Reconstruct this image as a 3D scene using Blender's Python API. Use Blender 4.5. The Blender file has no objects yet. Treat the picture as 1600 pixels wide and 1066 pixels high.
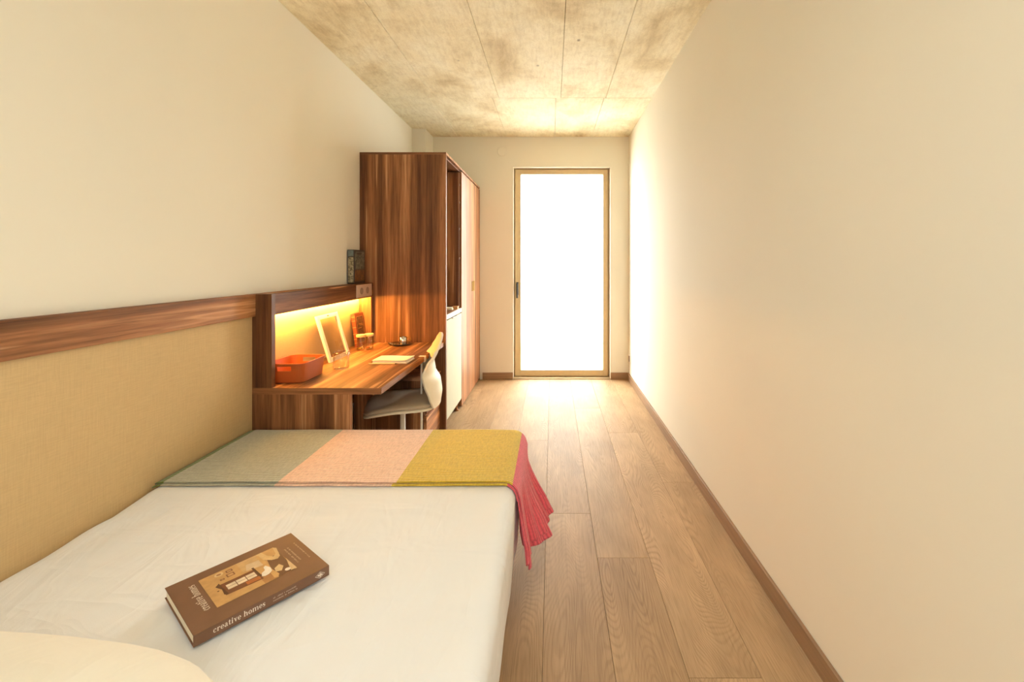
import bpy, bmesh, math, random
from mathutils import Vector, Matrix, noise as mnoise

random.seed(7)
S = bpy.context.scene
C = S.collection
R = math.radians

# ------------------------------------------------------------------ camera, world, lights, exposure
FW = (1.0, 0.90, 0.74)
cam = bpy.data.cameras.new('camera')
camo = bpy.data.objects.new('camera', cam)
C.objects.link(camo)
camo.location = (0, 0, 1.387)
camo.rotation_euler = (R(90), 0, 0)
cam.sensor_width = 36
cam.lens = 711 / 1600 * 36
cam.shift_x = -63 / 1600
cam.shift_y = -122 / 1600
cam.clip_start = 0.02
S.camera = camo

S.view_settings.view_transform = 'Standard'
S.view_settings.look = 'None'
S.view_settings.gamma = 1
S.view_settings.use_curve_mapping = False
S.view_settings.exposure = -0.07
S.cycles.use_denoising = True
S.cycles.max_bounces = 14
S.cycles.diffuse_bounces = 10
S.cycles.glossy_bounces = 5
S.cycles.transparent_max_bounces = 12
S.cycles.sample_clamp_indirect = 6
S.cycles.caustics_reflective = False
S.cycles.caustics_refractive = False

W = bpy.data.worlds.new('overcast_sky')
S.world = W
W.use_nodes = True
bg = W.node_tree.nodes['Background']
bg.inputs[0].default_value = (0.95, 0.985, 0.97, 1)
bg.inputs[1].default_value = 22.5


def area(name, loc, rot, sx, sy, power, col, portal=False, spread=180):
    l = bpy.data.lights.new(name, 'AREA')
    l.shape = 'RECTANGLE'
    l.size, l.size_y = sx, sy
    l.energy = power
    l.color = col
    l.spread = R(spread)
    o = bpy.data.objects.new(name, l)
    o.location = loc
    o.rotation_euler = rot
    C.objects.link(o)
    if portal:
        l.cycles.is_portal = True
    return o


area('window_portal', (0.113, 5.60, 1.28), (R(-90), 0, 0), 1.2, 2.56, 1, (1, 1, 1), portal=True)
# unseen fill light added above and behind the camera
area('fill_overhead', (-0.25, -0.35, 2.80), (0, 0, 0), 1.0, 0.8, 15, (0.88, 0.97, 1.0))
# soft fill panel added against the closed wall behind the camera
area('fill_rear', (0.05, -0.92, 1.35), (R(90), 0, 0), 1.5, 2.2, 26, (0.88, 0.97, 1.0))

# sun from behind the house: it lights the building across the yard, not the room
sun = bpy.data.lights.new('sun', 'SUN')
sun.energy = 60
sun.angle = R(0.6)
sun.color = (1, 0.95, 0.86)
so = bpy.data.objects.new('sun', sun)
so.rotation_euler = (R(42), 0, R(-12))
C.objects.link(so)

# ------------------------------------------------------------------ helpers

def link_obj(name, mesh, mat=None, parent=None, world=True, bevel=0, seg=2, smooth=False, label=None, kind=None):
    o = bpy.data.objects.new(name, mesh)
    C.objects.link(o)
    if mat is not None:
        for m in (mat if isinstance(mat, (list, tuple)) else [mat]):
            mesh.materials.append(m)
    if parent is not None:
        o.parent = parent
        if world:
            o.matrix_parent_inverse = PINV.get(parent.name, Matrix.Identity(4))
    if smooth:
        for p in mesh.polygons:
            p.use_smooth = True
    if bevel:
        md = o.modifiers.new('bevel', 'BEVEL')
        md.width = bevel
        md.segments = seg
        md.limit_method = 'ANGLE'
        md.angle_limit = R(40)
    if label:
        o['label'] = label
    if kind:
        o['kind'] = kind
    return o


PINV = {}


def obj(name, bm, mat=None, parent=None, **k):
    me = bpy.data.meshes.new(name)
    bm.normal_update()
    bm.to_mesh(me)
    bm.free()
    return link_obj(name, me, mat, parent, **k)


def thing(name, label, cat, loc=(0, 0, 0), rz=0, group=None):
    o = bpy.data.objects.new(name, None)
    o.empty_display_size = 0.05
    C.objects.link(o)
    o.location = loc
    o.rotation_euler = (0, 0, rz)
    PINV[o.name] = (Matrix.Translation(loc) @ Matrix.Rotation(rz, 4, 'Z')).inverted()
    tag(o, label, cat, group)
    return o


def tag(o, label, cat, group=None):
    o['label'] = label
    o['category'] = cat
    if group:
        o['group'] = group
    return o


def new():
    return bmesh.new()


def box(bm, x0, x1, y0, y1, z0, z1, mi=0):
    v = [bm.verts.new(p) for p in ((x0, y0, z0), (x1, y0, z0), (x1, y1, z0), (x0, y1, z0),
                                   (x0, y0, z1), (x1, y0, z1), (x1, y1, z1), (x0, y1, z1))]
    for f in ((3, 2, 1, 0), (4, 5, 6, 7), (0, 1, 5, 4), (1, 2, 6, 5), (2, 3, 7, 6), (3, 0, 4, 7)):
        fc = bm.faces.new([v[i] for i in f])
        fc.material_index = mi
    return bm


def bx(*a):
    return box(new(), *a)


def lathe(prof, n=32, c=(0, 0, 0), bm=None):
    """prof: list of (r, z)"""
    bm = bm or new()
    rings = []
    for r, z in prof:
        if r < 1e-6:
            rings.append([bm.verts.new((c[0], c[1], c[2] + z))])
        else:
            rings.append([bm.verts.new((c[0] + r * math.cos(2 * math.pi * i / n), c[1] + r * math.sin(2 * math.pi * i / n), c[2] + z)) for i in range(n)])
    for a, b in zip(rings, rings[1:]):
        for i in range(n):
            j = (i + 1) % n
            q = [a[i % len(a)], a[j % len(a)], b[j % len(b)], b[i % len(b)]]
            q2 = []
            for x in q:
                if x not in q2:
                    q2.append(x)
            if len(q2) > 2:
                try:
                    bm.faces.new(q2)
                except ValueError:
                    pass
    return bm


def tube(pts, r, n=8, bm=None, cap=True):
    bm = bm or new()
    pts = [Vector(p) for p in pts]
    rings = []
    for i, p in enumerate(pts):
        d = (pts[min(i + 1, len(pts) - 1)] - pts[max(i - 1, 0)]).normalized()
        up = Vector((0, 0, 1)) if abs(d.z) < 0.9 else Vector((1, 0, 0))
        a = d.cross(up).normalized()
        b = d.cross(a).normalized()
        rr = r[i] if isinstance(r, (list, tuple)) else r
        rings.append([bm.verts.new(p + a * rr * math.cos(2 * math.pi * k / n) + b * rr * math.sin(2 * math.pi * k / n)) for k in range(n)])
    for A, B in zip(rings, rings[1:]):
        for k in range(n):
            bm.faces.new((A[k], A[(k + 1) % n], B[(k + 1) % n], B[k]))
    if cap:
        bm.faces.new(rings[0][::-1])
        bm.faces.new(rings[-1])
    bmesh.ops.recalc_face_normals(bm, faces=bm.faces)
    return bm


def grid(fn, nu, nv, closed=False):
    bm = new()
    uv = bm.loops.layers.uv.new('UVMap')
    vs = [[bm.verts.new(fn(i / nu, j / nv)) for j in range(nv + 1)] for i in range(nu + 1)]
    for i in range(nu):
        for j in range(nv):
            f = bm.faces.new((vs[i][j], vs[i + 1][j], vs[i + 1][j + 1], vs[i][j + 1]))
            for l, (a, b) in zip(f.loops, ((i, j), (i + 1, j), (i + 1, j + 1), (i, j + 1))):
                l[uv].uv = (a / nu, b / nv)
    return bm


def prism(pts, z0, z1, bm=None):
    bm = bm or new()
    a = [bm.verts.new((x, y, z0)) for x, y in pts]
    b = [bm.verts.new((x, y, z1)) for x, y in pts]
    n = len(pts)
    bm.faces.new(a[::-1])
    bm.faces.new(b)
    for i in range(n):
        bm.faces.new((a[i], a[(i + 1) % n], b[(i + 1) % n], b[i]))
    return bm


def rounded_box(x0, x1, y0, y1, z0, z1, r, step=0.02, fn=None):
    """a box with soft edges and a fine skin, every face gridded"""
    bm = new()
    nx, ny, nz = [max(2, round(d / step)) for d in (x1 - x0, y1 - y0, z1 - z0)]
    idx = {}
    lo, hi = Vector((x0 + r, y0 + r, z0 + r)), Vector((x1 - r, y1 - r, z1 - r))

    def V(i, j, k):
        if (i, j, k) not in idx:
            p = Vector((x0 + (x1 - x0) * i / nx, y0 + (y1 - y0) * j / ny, z0 + (z1 - z0) * k / nz))
            q = Vector([min(max(p[a], lo[a]), hi[a]) for a in range(3)])
            d = p - q
            m = max(abs(d.x), abs(d.y), abs(d.z))
            if m > 1e-9:
                p = q + d.normalized() * r
            if fn:
                p = fn(p)
            idx[(i, j, k)] = bm.verts.new(p)
        return idx[(i, j, k)]

    def F(*q):
        bm.faces.new([V(*a) for a in q])
    for i in range(nx):
        for j in range(ny):
            F((i, j, nz), (i + 1, j, nz), (i + 1, j + 1, nz), (i, j + 1, nz))
            F((i, j + 1, 0), (i + 1, j + 1, 0), (i + 1, j, 0), (i, j, 0))
    for i in range(nx):
        for k in range(nz):
            F((i, 0, k), (i + 1, 0, k), (i + 1, 0, k + 1), (i, 0, k + 1))
            F((i, ny, k + 1), (i + 1, ny, k + 1), (i + 1, ny, k), (i, ny, k))
    for j in range(ny):
        for k in range(nz):
            F((0, j, k + 1), (0, j + 1, k + 1), (0, j + 1, k), (0, j, k))
            F((nx, j, k), (nx, j + 1, k), (nx, j + 1, k + 1), (nx, j, k + 1))
    return bm


# ------------------------------------------------------------------ materials
class NT:
    def __init__(s, name):
        s.m = bpy.data.materials.new(name)
        s.m.use_nodes = True
        s.t = s.m.node_tree
        s.b = s.t.nodes['Principled BSDF']

    def n(s, typ, **k):
        nd = s.t.nodes.new(typ)
        for a, v in k.items():
            if a.startswith('i_'):
                nd.inputs[int(a[2:]) if a[2:].isdigit() else a[2:]].default_value = v
            else:
                setattr(nd, a, v)
        return nd

    def l(s, a, b):
        s.t.links.new(a, b)

    def coord(s, scale=(1, 1, 1), kind='Object', rand=True):
        tc = s.n('ShaderNodeTexCoord')
        out = tc.outputs[kind]
        if rand:
            oi = s.n('ShaderNodeObjectInfo')
            ml = s.n('ShaderNodeMath', operation='MULTIPLY')
            ml.inputs[1].default_value = 37.0
            s.l(oi.outputs['Random'], ml.inputs[0])
            ad = s.n('ShaderNodeVectorMath', operation='ADD')
            s.l(out, ad.inputs[0])
            s.l(ml.outputs[0], ad.inputs[1])
            out = ad.outputs[0]
        mp = s.n('ShaderNodeMapping')
        mp.inputs['Scale'].default_value = scale
        s.l(out, mp.inputs[0])
        return mp.outputs[0]

    def noise(s, vec, scale, detail=3, rough=0.5, dist=0):
        nd = s.n('ShaderNodeTexNoise')
        nd.inputs['Scale'].default_value = scale
        nd.inputs['Detail'].default_value = detail
        nd.inputs['Roughness'].default_value = rough
        nd.inputs['Distortion'].default_value = dist
        s.l(vec, nd.inputs['Vector'])
        return nd.outputs[0]

    def ramp(s, fac, stops, interp='LINEAR'):
        nd = s.n('ShaderNodeValToRGB')
        cr = nd.color_ramp
        cr.interpolation = interp
        while len(cr.elements) < len(stops):
            cr.elements.new(0.5)
        for e, (p, c) in zip(cr.elements, stops):
            e.position = p
            e.color = (*c, 1) if len(c) == 3 else c
        s.l(fac, nd.inputs[0])
        return nd.outputs[0]

    def mix(s, fac, a, b, mode='MIX'):
        nd = s.n('ShaderNodeMix', data_type='RGBA', blend_type=mode)
        for inp, v in ((0, fac), (6, a), (7, b)):
            if isinstance(v, (int, float)):
                nd.inputs[inp].default_value = v
            elif isinstance(v, tuple):
                nd.inputs[inp].default_value = (*v, 1)
            else:
                s.l(v, nd.inputs[inp])
        return nd.outputs[2]

    def math(s, op, a, b=0.0):
        nd = s.n('ShaderNodeMath', operation=op)
        for i, v in enumerate((a, b)):
            if isinstance(v, (int, float)):
                nd.inputs[i].default_value = v
            else:
                s.l(v, nd.inputs[i])
        return nd.outputs[0]

    def bump(s, h, strength=0.2, dist=0.002):
        nd = s.n('ShaderNodeBump')
        nd.inputs['Strength'].default_value = strength
        nd.inputs['Distance'].default_value = dist
        s.l(h, nd.inputs['Height'])
        s.l(nd.outputs[0], s.b.inputs['Normal'])

    def base(s, c):
        if isinstance(c, tuple):
            s.b.inputs['Base Color'].default_value = (*c, 1)
        else:
            s.l(c, s.b.inputs['Base Color'])

    def rough(s, r, spec=0.5, metal=0.0):
        s.b.inputs['Roughness'].default_value = r
        s.b.inputs['Specular IOR Level'].default_value = spec
        s.b.inputs['Metallic'].default_value = metal


def plain(name, c, r=0.5, spec=0.5, metal=0.0, var=0.06, nscale=30, bump=0.0):
    t = NT(name)
    v = t.coord(rand=False)
    nz = t.noise(v, nscale, 3)
    lo = tuple(max(0, x * (1 - var)) for x in c)
    hi = tuple(min(1, x * (1 + var)) for x in c)
    t.base(t.ramp(nz, [(0.3, lo), (0.7, hi)]))
    t.rough(r, spec, metal)
    if bump:
        t.bump(nz, bump, 0.001)
    return t.m


def walnut(name, axis, k=1.0, rough=0.5, spec=0.25):
    k *= 1.35
    """smoked walnut boards, grain along axis"""
    t = NT(name)
    sc = [1.0, 1.0, 1.0]
    sc['XYZ'.index(axis)] = 0.035
    v = t.coord(tuple(sc))
    broad = t.noise(v, 13, 2, 0.5)
    fine = t.noise(v, 95, 4, 0.65, 0.3)
    vein = t.noise(v, 26, 1, 0.4)
    c = t.ramp(broad, [(0.30, (0.062 * k, 0.024 * k, 0.009 * k)), (0.46, (0.130 * k, 0.054 * k, 0.021 * k)),
                       (0.56, (0.205 * k, 0.090 * k, 0.037 * k)), (0.72, (0.30 * k, 0.145 * k, 0.065 * k))])
    f2 = t.ramp(fine, [(0.30, (0.55, 0.50, 0.46)), (0.62, (1.12, 1.1, 1.08))])
    c = t.mix(1.0, c, f2, 'MULTIPLY')
    lv = t.ramp(vein, [(0.655, (0, 0, 0)), (0.69, (1, 1, 1)), (0.73, (0, 0, 0))])
    c = t.mix(t.math('MULTIPLY', lv, 0.65), c, (0.42 * k, 0.23 * k, 0.11 * k))
    t.base(c)
    t.rough(rough, spec)
    t.bump(fine, 0.08, 0.0006)
    return t.m


def oak_floor():
    t = NT('limed_oak_boards')
    v = t.coord((1.0, 0.16, 1.0))
    cath = t.noise(v, 2.9, 2, 0.45, 0.2)
    rings = t.math('SINE', t.math('MULTIPLY', cath, 720.0))
    rings2 = t.ramp(t.math('ADD', t.math('MULTIPLY', rings, 0.5), 0.5), [(0.06, (0.82, 0.79, 0.75)), (0.42, (1, 1, 1)), (0.9, (1.06, 1.05, 1.04))])
    pore = t.noise(t.coord((1.0, 0.03, 1.0)), 210, 3, 0.7)
    pore2 = t.ramp(pore, [(0.34, (0.78, 0.76, 0.73)), (0.56, (1.03, 1.03, 1.03))])
    big = t.noise(t.coord((1.0, 0.35, 1.0)), 4.5, 3, 0.6)
    oi = t.n('ShaderNodeObjectInfo')
    tone = t.ramp(oi.outputs['Random'], [(0.0, (0.385, 0.245, 0.128)), (0.35, (0.45, 0.295, 0.160)), (0.7, (0.41, 0.262, 0.140)), (1.0, (0.47, 0.312, 0.174))])
    c = t.mix(1.0, tone, t.ramp(big, [(0.3, (0.80, 0.78, 0.75)), (0.7, (1.12, 1.12, 1.12))]), 'MULTIPLY')
    patchy = t.ramp(t.noise(t.coord((1.0, 0.4, 1.0)), 3.3, 2), [(0.36, (0.15, 0.15, 0.15)), (0.62, (0.8, 0.8, 0.8))])
    c = t.mix(patchy, c, rings2, 'MULTIPLY')
    c = t.mix(0.8, c, pore2, 'MULTIPLY')
    # knots
    vo = t.n('ShaderNodeTexVoronoi')
    vo.inputs['Scale'].default_value = 1.9
    t.l(t.coord((1.0, 0.55, 1.0)), vo.inputs['Vector'])
    kn = t.ramp(vo.outputs['Distance'], [(0.02, (0.55, 0.5, 0.45)), (0.075, (1, 1, 1))])
    c = t.mix(0.9, c, kn, 'MULTIPLY')
    t.base(c)
    t.rough(0.58, 0.16)
    h = t.math('ADD', t.math('MULTIPLY', rings, 0.5), t.math('MULTIPLY', pore, 1.2))
    t.bump(h, 0.16, 0.001)
    return t.m


def oak_solid(name, axis, col):
    t = NT(name)
    sc = [1.0, 1.0, 1.0]
    sc['XYZ'.index(axis)] = 0.04
    v = t.coord(tuple(sc))
    a = t.noise(v, 60, 4, 0.6)
    t.base(t.ramp(a, [(0.3, tuple(x * 0.75 for x in col)), (0.7, tuple(x * 1.15 for x in col))]))
    t.rough(0.45, 0.4)
    t.bump(a, 0.1, 0.0006)
    return t.m


def plaster(name, col):
    t = NT(name)
    v = t.coord(rand=False)
    a = t.noise(v, 180, 3, 0.6)
    b = t.noise(v, 0.9, 2, 0.5)
    t.base(t.ramp(b, [(0.3, tuple(x * 0.975 for x in col)), (0.7, tuple(min(1, x * 1.02) for x in col))]))
    t.rough(0.85, 0.25)
    t.bump(a, 0.06, 0.0008)
    return t.m


def concrete():
    t = NT('board_marked_concrete')
    v = t.coord()
    vs = t.coord((1.0, 0.18, 1.0))
    cloud = t.noise(t.coord((1.15, 0.8, 1), rand=False), 1.7, 9, 0.62, 0.4)
    mott = t.noise(v, 9, 6, 0.68, 0.6)
    streak = t.noise(vs, 42, 5, 0.7)
    grit = t.noise(v, 110, 4, 0.7)
    c = t.ramp(cloud, [(0.30, (0.52, 0.40, 0.225)), (0.42, (0.72, 0.62, 0.41)), (0.52, (0.86, 0.79, 0.585)), (0.68, (0.92, 0.88, 0.71))])
    c = t.mix(0.6, c, t.ramp(mott, [(0.32, (0.82, 0.79, 0.74)), (0.50, (1, 1, 1)), (0.72, (1.04, 1.04, 1.03))]), 'MULTIPLY')
    c = t.mix(0.5, c, t.ramp(streak, [(0.36, (0.78, 0.74, 0.68)), (0.55, (1.02, 1.02, 1.02))]), 'MULTIPLY')
    c = t.mix(0.5, c, t.ramp(grit, [(0.35, (0.80, 0.78, 0.74)), (0.55, (1, 1, 1))]), 'MULTIPLY')
    vo = t.n('ShaderNodeTexVoronoi')
    vo.inputs['Scale'].default_value = 3.6
    t.l(t.coord((1.0, 0.7, 1.0)), vo.inputs['Vector'])
    dots = t.ramp(vo.outputs['Distance'], [(0.022, (0.16, 0.12, 0.07)), (0.06, (1, 1, 1))])
    c = t.mix(0.8, c, dots, 'MULTIPLY')
    t.base(c)
    t.rough(0.75, 0.3)
    t.bump(t.math('ADD', mott, t.math('MULTIPLY', streak, 0.6)), 0.25, 0.003)
    return t.m


def weave(name, col):
    t = NT(name)
    a = t.noise(t.coord((1, 1, 0.05), rand=False), 420, 3, 0.6)
    b = t.noise(t.coord((1, 0.05, 1), rand=False), 420, 3, 0.6)
    s = t.math('ADD', a, b)
    t.base(t.ramp(t.math('MULTIPLY', s, 0.5), [(0.32, tuple(x * 0.90 for x in col)), (0.66, tuple(x * 1.07 for x in col))]))
    t.rough(0.9, 0.15)
    t.bump(s, 0.2, 0.0008)
    return t.m


def cloth(name, col, sc=420, wr=3.0, crease=0.0):
    t = NT(name)
    v = t.coord(rand=False)
    a = t.noise(v, sc, 2, 0.6)
    w = t.noise(v, wr, 3, 0.5, 0.5)
    t.base(t.ramp(w, [(0.3, tuple(x * 0.98 for x in col)), (0.7, col)]))
    t.rough(0.9, 0.15)
    t.b.inputs['Sheen Weight'].default_value = 0.15
    if crease:
        r1 = t.noise(t.coord((1.0, 0.35, 1), rand=False), 5.5, 3, 0.55, 1.4)
        r2 = t.noise(t.coord((0.3, 1.0, 1), rand=False), 7.0, 2, 0.5, 0.8)
        rid = t.math('ADD', t.math('ABSOLUTE', t.math('SUBTRACT', r1, 0.5)), t.math('ABSOLUTE', t.math('SUBTRACT', r2, 0.5)))
        t.bump(t.math('ADD', t.math('MULTIPLY', rid, -1.0), t.math('MULTIPLY', a, 0.02)), crease, 0.03)
    else:
        t.bump(a, 0.08, 0.0005)
    return t.m


def emit(name, col, st):
    t = NT(name)
    t.base((0.8, 0.7, 0.5))
    t.b.inputs['Emission Color'].default_value = (*col, 1)
    t.b.inputs['Emission Strength'].default_value = st
    return t.m


def clear(name, tint=(1, 1, 1), f=1.45):
    t = NT(name)
    lw = t.n('ShaderNodeLayerWeight')
    lw.inputs[0].default_value = 0.5
    pw = t.math('POWER', lw.outputs['Facing'], 4.0)
    fac = t.math('MINIMUM', t.math('ADD', t.math('MULTIPLY', pw, 0.75), 0.04 * (f - 0.45)), 0.9)
    tr = t.n('ShaderNodeBsdfTransparent')
    tr.inputs[0].default_value = (*tint, 1)
    gl = t.n('ShaderNodeBsdfGlossy')
    gl.inputs['Roughness'].default_value = 0.02
    mx = t.n('ShaderNodeMixShader')
    t.l(fac, mx.inputs[0])
    t.l(tr.outputs[0], mx.inputs[1])
    t.l(gl.outputs[0], mx.inputs[2])
    t.l(mx.outputs[0], t.t.nodes['Material Output'].inputs[0])
    return t.m


WALL = plaster('cream_plaster', (0.775, 0.735, 0.625))
CONC = concrete()
OAKF = oak_floor()
JOINT = plain('dark_floor_joint', (0.06, 0.04, 0.025), 0.9)
CJOINT = plain('dark_concrete_joint', (0.20, 0.14, 0.075), 0.95)
BASEB = oak_solid('oak_baseboard', 'Y', (0.30, 0.175, 0.090))
BASEBX = oak_solid('oak_baseboard_cross_grain', 'X', (0.30, 0.175, 0.090))
WZ = walnut('walnut_vertical', 'Z')
WY = walnut('walnut_lengthwise', 'Y', 1.15, 0.55, 0.12)
WX = walnut('walnut_crosswise', 'X')
WZL = walnut('walnut_drawer_front', 'Y', 1.7)
DOORW = walnut('walnut_painted_sheen', 'Z', 1.75, 0.34, 0.75)  # same walnut, colour lightened to stand in for the window's glancing reflection
FAB = weave('ochre_woven_fabric', (0.56, 0.40, 0.205))
SHEET = cloth('white_cotton', (0.81, 0.82, 0.835), crease=0.35)
PILLOWM = cloth('cream_pillow_cotton', (0.80, 0.755, 0.65), 120, crease=0.3)
FRAMEM = plain('sand_painted_door_frame', (0.56, 0.42, 0.235), 0.5, 0.4, 0, 0.03)
FRAMED = plain('darker_sand_frame', (0.46, 0.34, 0.19), 0.5, 0.4, 0, 0.03)
BLACK = plain('black_metal', (0.02, 0.018, 0.015), 0.4, 0.5, 0.3)
WHITEP = plain('white_plastic', (0.82, 0.76, 0.66), 0.4, 0.4, 0, 0.02)
WHITEM = plain('white_painted_metal', (0.85, 0.80, 0.70), 0.4, 0.5, 0, 0.02)
PALEG = plain('pale_greenish_lacquer', (0.56, 0.55, 0.42), 0.6, 0.15, 0, 0.02)
COUNTER = plain('white_counter', (0.82, 0.76, 0.66), 0.4, 0.5, 0, 0.02)
COUNTERT = walnut('counter_top_walnut', 'Y', 1.0)
BRASS = plain('brass', (0.26, 0.145, 0.035), 0.8, 0.08, 0.0)
STEEL = plain('polished_steel', (0.75, 0.70, 0.64), 0.14, 0.5, 1.0, 0.03)
STEELD = plain('dark_steel', (0.34, 0.30, 0.27), 0.25, 0.5, 1.0, 0.03)
PLATEM = plain('champagne_metal_plate', (0.58, 0.45, 0.34), 0.45, 0.5, 0.35, 0.03)
SOCK = plain('brown_grey_socket', (0.27, 0.19, 0.15), 0.5)
GLASS = clear('clear_glass', (0.97, 0.97, 0.95))
PANE = clear('window_pane_glass', (0.96, 0.97, 0.96))
SHELL = plain('cream_chair_shell', (0.80, 0.70, 0.52), 0.45, 0.4, 0, 0.02)
PAD = cloth('taupe_seat_fabric', (0.46, 0.365, 0.25), 300)
TERRA = plain('terracotta_plastic', (0.40, 0.088, 0.014), 0.5, 0.4, 0, 0.03)
CORK = plain('bamboo_lid', (0.66, 0.46, 0.22), 0.6)
PAPER = plain('cream_paper', (0.84, 0.78, 0.64), 0.8, 0.2, 0, 0.03)
LEDM = emit('warm_strip_light', (1.0, 0.47, 0.085), 540.0)
BROWNC = plain('brown_cover', (0.175, 0.088, 0.050), 0.5, 0.35, 0, 0.05)
INK = plain('cream_ink', (0.80, 0.70, 0.58), 0.6, 0.3, 0, 0.02)
INKD = plain('dim_cream_ink', (0.42, 0.31, 0.235), 0.6, 0.3, 0, 0.02)

# ------------------------------------------------------------------ room shell
XL, XR, YB, YF, ZC = -1.568, 0.91, 5.419, -1.0, 2.889
DX0, DX1, DZ1 = -0.465, 0.691, 2.530          # door opening
st = dict(kind='structure')
obj('wall_left', bx(XL - 0.15, XL, YF - 0.15, YB + 0.30, -0.05, ZC + 0.1), WALL, **st)
obj('wall_right', bx(XR, XR + 0.15, YF - 0.15, YB + 0.30, -0.05, ZC + 0.1), WALL, **st)
obj('wall_front', bx(XL, XR, YF - 0.15, YF, -0.05, ZC + 0.1), WALL, **st)
b = new()
box(b, XL, DX0, YB, YB + 0.30, -0.05, ZC + 0.1)
box(b, DX1, XR, YB, YB + 0.30, -0.05, ZC + 0.1)
box(b, DX0, DX1, YB, YB + 0.30, DZ1, ZC + 0.1)
obj('wall_back', b, WALL, **st)
obj('trim_1', bx(XL, -1.42, 5.085, YB, 2.30, ZC), WALL, label='boxed pipe column in the back left corner above the wardrobe', **st)

# floor: sub-floor and loose boards
fl = obj('floor', bx(XL, XR, YF, YB + 0.12, -0.06, -0.006), JOINT, **st)
edges = [XL, -1.504, -1.259, -1.014, -0.769, -0.524, -0.279, -0.034, 0.211, 0.456, 0.700, XR]
first = {7: 0.32, 8: 2.14 - 2.2, 9: 3.72 - 2.2, 10: 2.876 - 2.2}
rr = random.Random(5)
for i in range(len(edges) - 1):
    y = first.get(i, rr.uniform(-0.9, 1.1))
    cuts = [YF]
    while y < YB + 0.1:
        if y - cuts[-1] > 0.05:
            cuts.append(y)
        y += 2.2
    cuts.append(YB + 0.12)
    for a, c in zip(cuts, cuts[1:]):
        g = 0.0006
        y1 = c - g
        if c > YB and (edges[i] < DX0 or edges[i + 1] > DX1):
            y1 = YB
        obj('floorboard', bx(edges[i] + g, edges[i + 1] - g, a + g, y1, -0.006, 0.0), OAKF, fl, bevel=0.0007, seg=1)

# ceiling: board-marked concrete panels with open joints
ce = obj('ceiling', bx(XL, XR, YF, YB, ZC + 0.03, ZC + 0.12), CJOINT, **st)
for row, (ya, yb_, ed) in enumerate((
        (YF, 1.30, [XL, -1.085, -0.50, 0.09, 0.50, XR]),
        (1.30, 4.14, [XL, -1.075, -0.488, 0.077, 0.486, XR]),
        (4.14, YB, [XL, -1.12, -0.545, 0.03, 0.470, XR]))):
    for a, c in zip(ed, ed[1:]):
        g = 0.0013
        dz = rr.uniform(-0.0015, 0.0015)
        obj('concrete_panel', bx(a + (g if a > XL else 0), c - (g if c < XR else 0), ya, yb_ - 0.0006, ZC + dz, ZC + 0.03), CONC, ce, bevel=0.002, seg=1)

# baseboards
obj('baseboard_right', bx(XR - 0.014, XR, YF, YB, 0.0, 0.08), BASEB, bevel=0.002, **st)
obj('baseboard_back', bx(-0.83, DX0 - 0.004, YB - 0.014, YB, 0.0, 0.082), BASEBX, bevel=0.002, **st)
obj('baseboard_back', bx(DX1 + 0.004, XR - 0.014, YB - 0.014, YB, 0.0, 0.082), BASEBX, bevel=0.002, **st)

# glazed balcony door
door = bpy.data.objects.new('door_1', None)
C.objects.link(door)
door['kind'] = 'structure'
door['label'] = 'tall glazed balcony door with sand coloured frame in the back wall'


def frame(x0, x1, z0, z1, wl, wr, wt, wb, y0, y1):
    b = new()
    box(b, x0, x0 + wl, y0, y1, z0, z1)
    box(b, x1 - wr, x1, y0, y1, z0, z1)
    box(b, x0 + wl, x1 - wr, y0, y1, z1 - wt, z1)
    box(b, x0 + wl, x1 - wr, y0, y1, z0, z0 + wb)
    return b


YD = 5.50
obj('outer_frame', frame(DX0, DX1, 0.0, DZ1, 0.025, 0.032, 0.03, 0.02, YD + 0.02, YD + 0.09), FRAMED, door, bevel=0.002)
obj('door_sash', frame(DX0 + 0.016, DX1 - 0.022, 0.02, DZ1 - 0.014, 0.069, 0.056, 0.058, 0.072, YD, YD + 0.06), FRAMEM, door, bevel=0.003)
obj('door_pane', bx(DX0 + 0.08, DX1 - 0.072, YD + 0.028, YD + 0.034, 0.085, DZ1 - 0.068), PANE, door)
obj('threshold', bx(DX0, DX1, YB, YD + 0.02, 0.0, 0.012), FRAMED, door, bevel=0.002)
hb = new()
box(hb, -0.434, -0.410, YD - 0.008, YD, 1.00, 1.155)
h = obj('door_handle', hb, BLACK, door, bevel=0.002)
hb = new()
box(hb, -0.430, -0.414, YD - 0.045, YD - 0.008, 1.118, 1.140)
box(hb, -0.4325, -0.4115, YD - 0.058, YD - 0.040, 0.965, 1.145)
obj('handle_lever', hb, BLACK, h, bevel=0.004)

# outside: balcony slab, parapet and a pale building across the yard
obj('floor_outside', bx(-3.5, 3.8, YB + 0.30, 8.0, -0.25, -0.03), plain('balcony_concrete', (0.62, 0.58, 0.52), 0.8), **st)
FAC = plain('white_render', (0.85, 0.85, 0.84), 0.9)
PGL = plain('bluish_glass', (0.55, 0.62, 0.62), 0.2)
fa = obj('wall_outside', bx(-9, 12, 22, 30, -6, 2.6), FAC, label='pale overexposed building across the yard', **st)
obj('cornice', bx(-9.2, 12.2, 21.7, 30.2, 2.6, 2.85), FAC, fa)
for wx in (-4.2, -1.4, 1.4, 4.2):
    w_ = obj('window', frame(wx - 0.7, wx + 0.7, -1.1, 1.1, 0.08, 0.08, 0.08, 0.08, 21.94, 22.02), FAC, fa)
    obj('window_pane', bx(wx - 0.62, wx + 0.62, 21.97, 22.03, -1.02, 1.02), PGL, w_)

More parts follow.
